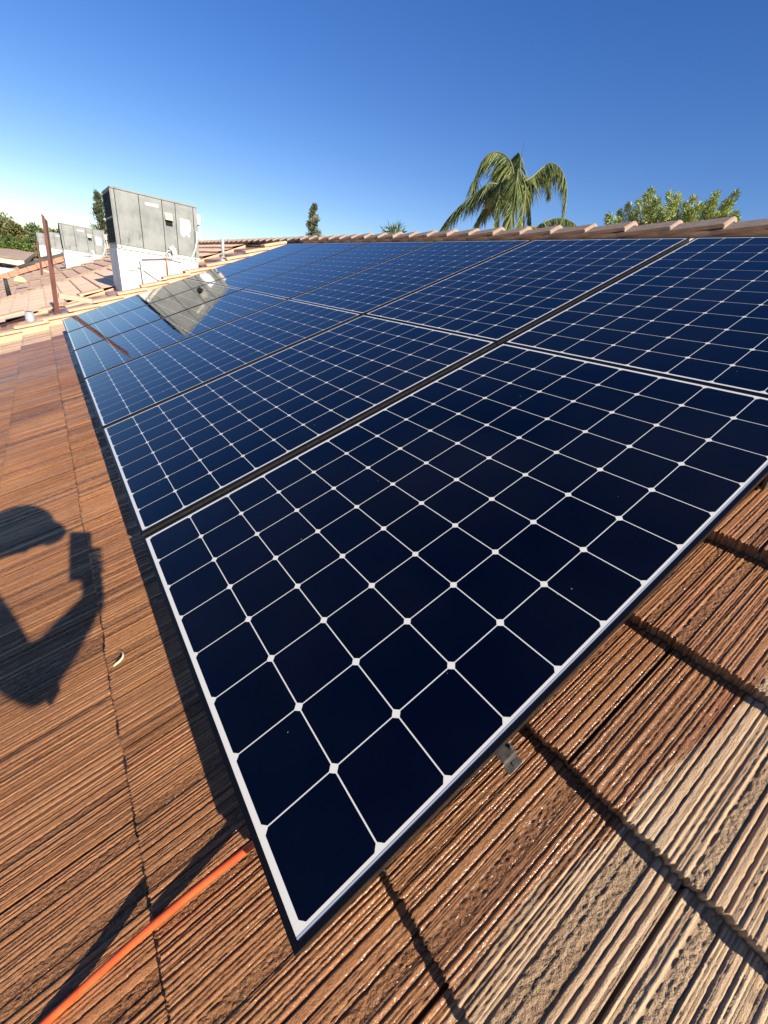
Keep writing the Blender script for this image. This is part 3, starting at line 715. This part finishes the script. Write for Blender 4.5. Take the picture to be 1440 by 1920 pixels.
# ---------------------------------------------------------------- trees
def leaf_mat(name, c1, c2, c3=None):
    m_ = mat(name, c1, .5, 0, .4); g = NG(m_)
    at = g.n('ShaderNodeAttribute'); at.attribute_name = 'tint'
    g.l(g.ramp(at.outputs['Fac'], [(0, c1), (.6, c2), (1, c3 or c2)]), g.p.inputs['Base Color'])
    g.p.inputs['Subsurface Weight'].default_value = 0
    return m_
M_BARK = noisy('bark', (.12, .085, .06), (.2, .15, .11), 12, .9, .5, .01)
def leaves(name, pos, dirs, lens, wids, material, parent, tints=None, droop=.0):
    """many thin leaf blades: pos (n,3), dirs (n,3)"""
    pos = np.asarray(pos); d = np.asarray(dirs); d = d / (np.linalg.norm(d, axis=1, keepdims=True) + 1e-9); n = len(pos)
    r_ = rng.normal(size=(n, 3)); s_ = np.cross(d, r_); s_ /= (np.linalg.norm(s_, axis=1, keepdims=True) + 1e-9)
    L = np.asarray(lens)[:, None] * np.ones((n, 1)); W_ = np.asarray(wids)[:, None] * np.ones((n, 1))
    dn = np.array([0, 0, -1.0]) * droop
    mid = pos + d * L * .5 + dn * L * .15; tip = pos + d * L + dn * L * .6
    V = np.stack([pos - s_ * W_ * .3, pos + s_ * W_ * .3, mid + s_ * W_ * .5, tip, mid - s_ * W_ * .5], 1).reshape(-1, 3)
    me = bpy.data.meshes.new(name); me.vertices.add(len(V)); me.vertices.foreach_set('co', V.astype(np.float32).ravel())
    F = np.arange(5 * n, dtype=np.int32); me.loops.add(len(F)); me.loops.foreach_set('vertex_index', F)
    me.polygons.add(n); me.polygons.foreach_set('loop_start', np.arange(0, 5 * n, 5, dtype=np.int32)); me.polygons.foreach_set('loop_total', np.full(n, 5, np.int32))
    t = rng.random(n) if tints is None else np.asarray(tints)
    a = me.attributes.new('tint', 'FLOAT', 'POINT'); a.data.foreach_set('value', np.repeat(t, 5).astype(np.float32))
    me.materials.append(material); me.update(calc_edges=True)
    o = bpy.data.objects.new(name, me); link(o, parent); return o
GZ = -5.6
# queen palm
M_PALM = leaf_mat('palm_leaf', (.07, .10, .028), (.16, .20, .05), (.30, .31, .10))
M_RACH = mat('palm_rachis', (.16, .17, .06), .5)
pd = 15.5
pb = at_d(968, 345, pd); palm = empty('palm_tree', (pb.x, pb.y, GZ), label='tall palm with long drooping fronds rising behind the roof ridge', cat='palm tree')
base = Vector((pb.x, pb.y, GZ))
mb = MB(); mb.tube([Vector((0, 0, 0)), Vector((.05, 0, 3)), Vector((0, .0, pb.z - GZ - .4))], .16, 12, rs=[.22, .17, .13]); mb.build('trunk', M_BARK, palm, True)
fr = [([(966, 345), (958, 305), (940, 287), (918, 288), (900, 310), (890, 345), (888, 372)], .3, .5, 1.0),
      ([(966, 350), (935, 345), (915, 345), (893, 362), (865, 384), (842, 408), (826, 430)], -.5, .5, 1.0),
      ([(968, 345), (972, 318), (970, 330), (966, 360), (960, 395), (958, 432)], -1.6, -2.0, 1.0),
      ([(975, 345), (1000, 330), (1020, 312), (1036, 306), (1052, 318), (1062, 345), (1062, 378), (1056, 420)], .4, .3, 1.0),
      ([(975, 345), (985, 330), (992, 345), (994, 380), (996, 420)], .8, 1.0, .9),
      ([(962, 345), (948, 310), (938, 312), (926, 340), (916, 372), (908, 405)], 1.2, 1.6, .8),
      ([(972, 345), (976, 300), (972, 287), (966, 300), (957, 340), (950, 385)], 1.5, 2, .9),
      ([(985, 425), (1005, 425), (1030, 412), (1056, 410), (1072, 416), (1084, 426)], 1.0, 1.2, .55),
      ([(968, 345), (975, 330), (985, 350), (982, 390), (976, 432)], -1.0, -1.4, .9),
      ([(960, 345), (950, 330), (938, 350), (936, 390), (932, 425)], -.8, -1.0, .8),
      ([(970, 345), (995, 335), (1018, 322), (1030, 340), (1032, 362)], 1.5, 2.0, .6),
      ([(962, 350), (945, 372), (918, 385), (902, 400), (893, 428)], .5, .8, .7)]
def smooth_curve(P, n=40):
    P = [Vector(p) for p in P]; out = []
    for i in range(len(P) - 1):
        p0 = P[max(i - 1, 0)]; p1 = P[i]; p2 = P[i + 1]; p3 = P[min(i + 2, len(P) - 1)]
        k = max(3, n // (len(P) - 1))
        for q in range(k):
            t = q / k; out.append(.5 * ((2 * p1) + (-p0 + p2) * t + (2 * p0 - 5 * p1 + 4 * p2 - p3) * t * t + (-p0 + 3 * p1 - 3 * p2 + p3) * t ** 3))
    return out + [P[-1]]
view = (pb - Vector(CW)).normalized()
for (px, z0, z1, ls) in fr:
    n_ = len(px); C3 = [at_d(x, y, pd + z0 * min(1, i / 2) + (z1 - z0) * i / n_) - base for i, (x, y) in enumerate(px)]
    cur = smooth_curve(C3, 46); pos = []; dr = []; ln = []; tt = []
    fb = random.uniform(.1, .5)
    for i, c in enumerate(cur):
        s = i / (len(cur) - 1)
        if s < .08: continue
        tg = (cur[min(i + 1, len(cur) - 1)] - cur[i - 1]).normalized(); side = tg.cross(Vector((0, 0, 1)))
        side = side.normalized() if side.length > .1 else Vector((view.y, -view.x, 0))
        for sg in (-1, 1):
            for rep in range(7):
                pos.append(c + tg * random.uniform(-.03, .03)); sp_ = random.uniform(.05, .75)
                dr.append(side * sg * sp_ + tg * random.uniform(.15, .5) + Vector((0, 0, -random.uniform(.5, 1.1))) + Vector([random.uniform(-.12, .12) for _ in range(3)]))
                ln.append(ls * random.uniform(.40, .82) * (1 - .45 * s) * min(1, .5 + s * 3)); tt.append(min(1, max(0, fb + random.gauss(0.1, .22))))
    f_ = leaves('frond', pos, dr, ln, [.017] * len(pos), M_PALM, palm, tt, .5)
    mb = MB(); mb.tube(cur, .02, 5, rs=[.020 * (1 - .8 * i / len(cur)) + .003 for i in range(len(cur))]); mb.build('rachis', M_RACH, f_, True)
mb = MB(); mb.tube([at_d(976, 300, pd) - base, at_d(984, 265, pd) - base], .008, 5); mb.build('spear_leaf', M_PALM, palm)
mb = MB(); mb.tube([at_d(905, 378, pd - .6) - base, at_d(918, 392, pd - .5) - base, at_d(936, 428, pd - .3) - base], .025, 5); mb.build('dead_petiole', M_BARK, palm, True)
# far palm tip
pb2 = at_d(742, 445, 26); pl2 = empty('palm_tree', (pb2.x, pb2.y, GZ), label='far palm tip just above the ridge, left of the tall palm', cat='palm tree')
base2 = Vector((pb2.x, pb2.y, GZ)); pos = []; dr = []
for fx, fy in ((722, 434), (730, 428), (747, 427), (752, 436), (738, 432)):
    a = at_d(740, 446, 26) - base2; b = at_d(fx, fy, 26) - base2
    for q in range(26):
        s = q / 25; pos.append(a.lerp(b, s)); dr.append((b - a).normalized() * .8 + Vector([random.uniform(-.5, .5), random.uniform(-.5, .5), random.uniform(-.7, .2)]))
leaves('crown', pos, dr, [.45] * len(pos), [.05] * len(pos), M_PALM, pl2, rng.random(len(pos)) * .4)
mb = MB(); mb.tube([(0, 0, 0), (0, 0, (pb2.z - GZ))], .12, 8); mb.build('trunk', M_BARK, pl2, True)

# feathery bright tree at the right
M_BRIGHT = leaf_mat('bright_leaf', (.17, .23, .06), (.32, .39, .09), (.48, .50, .15))
td = 17.0; tb = at_d(1262, 470, td); tree = empty('feathery_tree', (tb.x, tb.y, GZ), label='bright green feathery tree above the ridge at the right', cat='tree')
base = Vector((tb.x, tb.y, GZ)); pos = []; dr = []; ln = []; tt = []; br_ = MB()
tops = [(1141, 402, -.4), (1163, 395, .2), (1178, 383, 0), (1198, 376, .4), (1212, 364, -.3), (1221, 355, 0), (1232, 374, -.6), (1255, 361, .5), (1270, 366, .0), (1264, 380, -.4), (1285, 382, .6), (1300, 369, .0), (1312, 384, -.5), (1326, 380, .4), (1343, 362, 0), (1336, 378, -.3), (1362, 376, .3), (1381, 360, 0), (1370, 378, .5), (1378, 398, -.4), (1240, 390, 0), (1210, 390, -.5), (1185, 402, .3), (1290, 395, -.2), (1330, 398, .4), (1355, 402, -.3), (1158, 410, -.2), (1382, 410, .2)]
for (x, y, dz) in tops:
    a = at_d(1262 + (x - 1262) * .55, 455, td) - base; b = at_d(x, y + 2, td + dz) - base
    mid = a.lerp(b, .5) + Vector((random.uniform(-.15, .15), random.uniform(-.15, .15), -.1)); cur = smooth_curve([a, mid, b], 24)
    br_.tube(cur, .01, 4, rs=[.03 * (1 - i / len(cur)) + .004 for i in range(len(cur))]); tg0 = (b - a).normalized(); tb_ = random.uniform(.1, .8)
    for i, c in enumerate(cur):
        s = i / (len(cur) - 1); rad = .27 * (1 - s) ** .7 + .05
        for rep in range(44):
            v_ = Vector(rng.normal(size=3)).normalized(); pos.append(c + v_ * rad * random.random() ** .6); dr.append(v_ * .7 + tg0 * .7 + Vector((0, 0, -.15)))
            ln.append(random.uniform(.05, .12)); tt.append(min(1, max(0, tb_ + random.gauss(0, .3))))
leaves('crown', pos, dr, ln, [.020] * len(pos), M_BRIGHT, tree, tt, .2)
br_.tube([Vector((0, 0, 0)), Vector((.1, 0, 2.5)), at_d(1262, 462, td) - base], .15, 10, rs=[.2, .14, .08]); br_.build('trunk', M_BARK, tree, True)

# conifers
M_CONI = leaf_mat('conifer_leaf', (.085, .105, .06), (.15, .17, .09), (.22, .23, .13))
def conifer(px, top, px_b, bot, half, dist, label):
    t = at_d(px, top, dist); b = at_d(px_b, bot, dist); e = empty('conifer', (b.x, b.y, GZ), label=label, cat='conifer', group='dark conifers beyond the roofs')
    base = Vector((b.x, b.y, GZ)); R = half / FPX * dist * 1.1; n = 5200
    H0 = b.z - GZ - 2.5; H1 = t.z - GZ; lean = (t.x - b.x) * 1.0
    pos = []; dr = []; tt = []; nb_ = 60
    for q in range(nb_):
        s = (q + random.random()) / nb_; z = H0 + (H1 - H0) * s; r0 = R * (1.05 * (1 - s) ** .85 + .03) * random.uniform(.65, 1.15); a = random.random() * 6.28; tb_ = random.uniform(0, .7)
        for k in range(n // nb_):
            f = random.random() ** .7; o_ = Vector((math.cos(a + random.gauss(0, .25)), math.sin(a + random.gauss(0, .25)), .25)) * r0 * f
            pos.append(Vector((lean * s, 0, z)) + o_ + Vector(rng.normal(size=3)) * R * .08); dr.append(o_.normalized() + Vector((0, 0, .5)) + Vector(rng.normal(size=3)) * .4); tt.append(min(1, max(0, tb_ + random.gauss(0, .2))))
    leaves('crown', pos, dr, rng.uniform(.12, .28, len(pos)), rng.uniform(.04, .08, len(pos)), M_CONI, e, tt)
    mb = MB(); mb.tube([(0, 0, 0), (lean * .5, 0, H1 * .6), (lean, 0, H1 * .97)], .1, 8, rs=[.25, .14, .03]); mb.build('trunk', M_BARK, e, True)
conifer(183, 364, 192, 442, 17, 44, 'tall dark conifer directly behind the left end of the big air conditioner')
conifer(589, 387, 587, 445, 17, 40, 'lone dark conifer standing above the middle of the ridge')

# broadleaf trees at the left
M_OLIVE = leaf_mat('olive_leaf', (.07, .08, .028), (.15, .15, .045), (.23, .19, .07))
M_MIDG = leaf_mat('mid_leaf', (.05, .07, .03), (.10, .135, .05), (.16, .19, .07))
M_HEDGE = leaf_mat('hedge_leaf', (.05, .085, .015), (.11, .16, .03), (.16, .21, .05))
def broad(blobs, dist, mt, label, seed, leafs=.30, dens=1.0, group='trees beyond the houses at the left'):
    b0 = at_d(blobs[0][0], blobs[0][1], dist); e = empty('tree', (b0.x, b0.y, GZ), label=label, cat='tree', group=group); base = Vector((b0.x, b0.y, GZ))
    pos = []; dr = []; tt = []; mb = MB(); top = None
    for (x, y, r_) in blobs:
        c = at_d(x, y + (7 if r_ > 10 else 3), dist + random.uniform(-1, 1)) - base; R = r_ / FPX * dist * .85
        mb.tube([Vector((0, 0, 2.0)), (c + Vector((0, 0, 2.0))) * .5, c], .1, 6, rs=[.2, .12, .04])
        for cl in range(int(16 * dens)):
            v_ = Vector(rng.normal(size=3)).normalized() * R * random.random() ** .4; cc = c + v_; rc = R * random.uniform(.22, .42); tb_ = random.uniform(0, .85)
            for k in range(int(60 * dens)):
                w_ = Vector(rng.normal(size=3)).normalized(); pos.append(cc + w_ * rc * random.random() ** .45); dr.append(w_ + Vector((0, 0, -.3))); tt.append(min(1, max(0, tb_ + random.gauss(0, .18))))
    leaves('crown', pos, dr, rng.uniform(.6, 1.2, len(pos)) * leafs, rng.uniform(.5, 1, len(pos)) * leafs * .55, mt, e, tt)
    mb.tube([(0, 0, 0), (0, 0, 2.2)], .25, 10, rs=[.35, .24]); mb.build('trunk', M_BARK, e, True)
broad([(12, 432, 22), (0, 425, 18), (-22, 428, 24), (26, 442, 16), (-10, 446, 20), (30, 428, 10)], 62, M_OLIVE, 'olive brown tree at the left picture edge', 1)
broad([(68, 440, 17), (80, 433, 14), (60, 432, 12), (54, 450, 14), (75, 452, 16), (92, 440, 14)], 66, M_MIDG, 'dark green tree behind the tall rust red post', 2)
broad([(112, 442, 14), (104, 450, 12), (120, 450, 12)], 70, M_OLIVE, 'small olive tree peeking out between the tall post and the second air conditioner', 3)
broad([(8, 460, 13), (24, 457, 13), (42, 462, 12), (58, 466, 9), (-12, 458, 14), (34, 467, 9), (68, 468, 7)], 57, M_HEDGE, 'bright green hedge along the edge of the brown roof', 4, .24)
# a distant line of trees so the horizon is not bare
def far_trees():
    pos = []; dr = []
    for k in range(520):
        a = random.uniform(-.75, 2.2); d_ = random.uniform(170, 230); x = math.sin(a) * d_; y = math.cos(a) * d_; R = random.uniform(2, 3.6); z = GZ + R * .9
        for q in range(26):
            v_ = Vector(rng.normal(size=3)).normalized(); pos.append(Vector((x, y, z)) + v_ * R * random.random() ** .4); dr.append(v_)
    o = leaves('distant_woodland', pos, dr, rng.uniform(1, 2, len(pos)), rng.uniform(.7, 1.3, len(pos)), M_MIDG, None)
    tag(o, 'distant line of dark trees on the horizon', 'trees', kind='stuff')
far_trees()

# ---------------------------------------------------------------- the photographer (behind the camera, seen as a shadow)
LS = Vector(TO_SUN)
def shp(px, py, t):
    u, v = roof_uv(px, py, -.145); return L2W(v, u, -.145) + LS * t
V3 = Vector
camp = V3(CW); fw = V3(FWD); rt = V3(RIGHT); dn = V3(DOWN)
def person():
    pts = []; rad = []; ed = []
    def add(p, r_, parent=None):
        pts.append(tuple(p)); rad.append(r_); i = len(pts) - 1
        if parent is not None: ed.append((parent, i))
        return i
    neck = shp(-70, 1058, 2.42); head = shp(32, 995, 2.36); shR = shp(-48, 1135, 2.25); elb = shp(54, 1288, 1.90); wri = shp(176, 1128, 1.78)
    face = shp(110, 990, 2.30)
    zroof = lambda p: p.x * math.tan(SL) - .16
    pel = neck + V3((-.14, -.14, -.58)); side = shR - neck; shL = neck - side * .95 + V3((0, 0, -.06))
    chest = neck.lerp(pel, .30) + V3((-.02, 0, 0)); waist = neck.lerp(pel, .66) + V3((-.01, 0, 0))
    ip = add(pel, .135); iwst = add(waist, .115, ip); ic = add(chest, .135, iwst); inn = add(neck, .062, ic); ih0 = add(neck.lerp(head, .5), .060, inn); ih = add(head, .088, ih0)
    add(head + (face - head).normalized() * .085, .05, ih)
    add(shp(26, 1030, 2.34), .060, ih)
    isr = add(shR, .085, ic); im = add(shR.lerp(elb, .55), .070, isr); ie = add(elb, .054, im); im2 = add(elb.lerp(wri, .5), .048, ie); iw = add(wri, .030, im2)
    add(elb + (elb - shR).normalized() * .028 + (elb - wri).normalized() * .033, .022, ie)
    isl = add(shL, .072, ic); eL = shL + V3((-.02, .06, -.28)); ieL = add(eL, .046, isl); wL = eL + V3((.17, .02, -.17)); iwL = add(wL, .029, ieL)
    hL = wL + V3((.06, .0, -.04)); ihL = add(hL, .032, iwL)
    for q in range(5):
        s_ = (q - 2) * .018; f1 = hL + V3((.045 - abs(s_) * .4, s_, -.02)); a_ = add(f1, .0095, ihL); b_ = add(f1 + V3((.025, 0, -.02)), .0085, a_); add(f1 + V3((.032, 0, -.045)), .008, b_)
    for sg in (-1, 1):
        hip = pel + V3((.02, .095 * sg, -.05)); kn = hip + V3((.16, .03 * sg, 0)); kn.z = zroof(kn) + .065; an = kn + V3((-.40, .0, 0)); an.z = zroof(an) + .06; toe = an + V3((-.13, 0, 0)); toe.z = zroof(toe) + .045
        i1 = add(hip, .095, ip); i2 = add(kn, .060, i1); i3 = add(an, .042, i2); add(toe, .038, i3)
    # right hand: palm behind the phone, fingers wrapped round its far edge
    palm = camp + rt * .102 + dn * .080 - fw * .045; ipm = add(palm, .032, iw)
    for q in range(4):
        b = camp + rt * .106 + dn * (.035 + .021 * q) - fw * .040
        a_ = add(b, .0105, ipm); c_ = add(b + rt * .014 + fw * .022, .0095, a_); d_ = add(b + rt * .000 + fw * .038 + dn * .002, .0085, c_); add(b - rt * (.016 - .002 * q) + fw * .040 + dn * .004, .0078, d_)
    tb = camp + rt * .075 + dn * .115 - fw * .045; a_ = add(tb, .0125, ipm); b_ = add(tb - rt * .018 - dn * .030 - fw * .000, .0105, a_); add(tb - rt * .026 - dn * .052 + fw * .006, .009, b_)
    me = bpy.data.meshes.new('person'); me.from_pydata(pts, ed, [])
    o = bpy.data.objects.new('person', me); link(o)
    md = o.modifiers.new('skin', 'SKIN'); md.use_smooth_shade = True
    sl = me.skin_vertices[0].data
    for i, r_ in enumerate(rad): sl[i].radius = (r_, r_); sl[i].use_root = (i == 0)
    ss = o.modifiers.new('sub', 'SUBSURF'); ss.levels = 2; ss.render_levels = 2
    dg = bpy.context.evaluated_depsgraph_get(); ev = o.evaluated_get(dg); me2 = bpy.data.meshes.new_from_object(ev)
    o.modifiers.clear(); o.data = me2; me2.name = 'person'
    sk = noisy('skin', (.50, .30, .22), (.56, .35, .26), 8, .5, .05); shirt = noisy('navy_shirt', (.03, .04, .07), (.045, .055, .09), 20, .85, .2); tr = noisy('work_trousers', (.10, .09, .08), (.14, .12, .10), 20, .9, .2)
    me2.materials.clear(); [me2.materials.append(x) for x in (shirt, sk, tr)]
    for p_ in me2.polygons:
        c = V3(p_.center); mi = 0
        if (c - head).length < .20 or (c - wri).length < .05 or (c - palm).length < .14 or (c - hL).length < .10: mi = 1
        elif c.z < pel.z + .12 and (c - elb).length > .3: mi = 2
        p_.material_index = mi; p_.use_smooth = True
    tag(o, 'kneeling photographer in a cap holding a phone, seen only as a shadow', 'person')
    # cap with a brim
    up = V3((0, 0, 1)); fd = (face - head).normalized(); top = (head - neck).normalized(); sd_ = fd.cross(top).normalized(); top = sd_.cross(fd).normalized()
    mb = MB(); vs = []; n = 18; R_ = .118; cc = head + top * .015
    for r_ in range(7):
        ph = r_ / 6 * math.pi / 2
        for k in range(n):
            a = 2 * math.pi * k / n; vs.append(cc + (fd * math.cos(a) * 1.08 + sd_ * math.sin(a) * .92) * R_ * math.cos(ph * .98) + top * R_ * .95 * math.sin(ph))
    fs = [(r_ * n + k, r_ * n + (k + 1) % n, (r_ + 1) * n + (k + 1) % n, (r_ + 1) * n + k) for r_ in range(6) for k in range(n)] + [tuple(range(6 * n, 7 * n))]
    mb.add(vs, fs)
    bs = []
    for k in range(9):
        a = -1.0 + 2.0 * k / 8; bs.append(cc + (fd * math.cos(a) + sd_ * math.sin(a) * .9) * R_ * 1.02)
    for k in range(8, -1, -1):
        a = -1.0 + 2.0 * k / 8; bs.append(cc + fd * (R_ * math.cos(a) + .092 * math.cos(a * 1.3)) + sd_ * math.sin(a) * .9 * R_ - top * .02)
    mb.prism(bs, top * .004); c_ = mb.build('cap', shirt, None, False); link_parent(c_, o)
    # eyes, mouth, ears
    for nm, offs, r_ in (('eye', [(.070, .032, .0), (.070, -.032, .0)], .011), ('ear', [(.0, .088, -.01), (.0, -.088, -.01)], .022)):
        for (a, b, c) in offs:
            mb = MB(); cen = head + fd * a + sd_ * b + top * c; ring_ = []
            for q in range(5): ring_.append(cen + sd_ * (1 if b > 0 else -1) * (q - 2) * r_ * .35)
            mb.tube(ring_, r_, 8, rs=[r_ * s_ for s_ in (.4, .85, 1, .85, .4)]); link_parent(mb.build(nm, sk if nm == 'ear' else M_WHITE, None, True), o)
    return o
def link_parent(c, p): c.parent = p; c.matrix_parent_inverse = Matrix.Identity(4)
person()
# the phone: just behind the lens position
ph = empty('phone', camp - fw * .012, label='black phone held up by the photographer, a dark rectangle in the shadow', cat='phone')
Mph = Matrix(((rt.x, dn.x, fw.x), (rt.y, dn.y, fw.y), (rt.z, dn.z, fw.z))).to_4x4()
mb = MB(); mb.box((.010, -.034, -.010), (.092, .140, -.002), 0, Mph); mb.build('body', M_BLACK, ph, bevel=.001)
mb = MB(); mb.box((.014, -.030, -.0108), (.088, .136, -.0101), 0, Mph); mb.build('screen', M_GLASSD, ph)
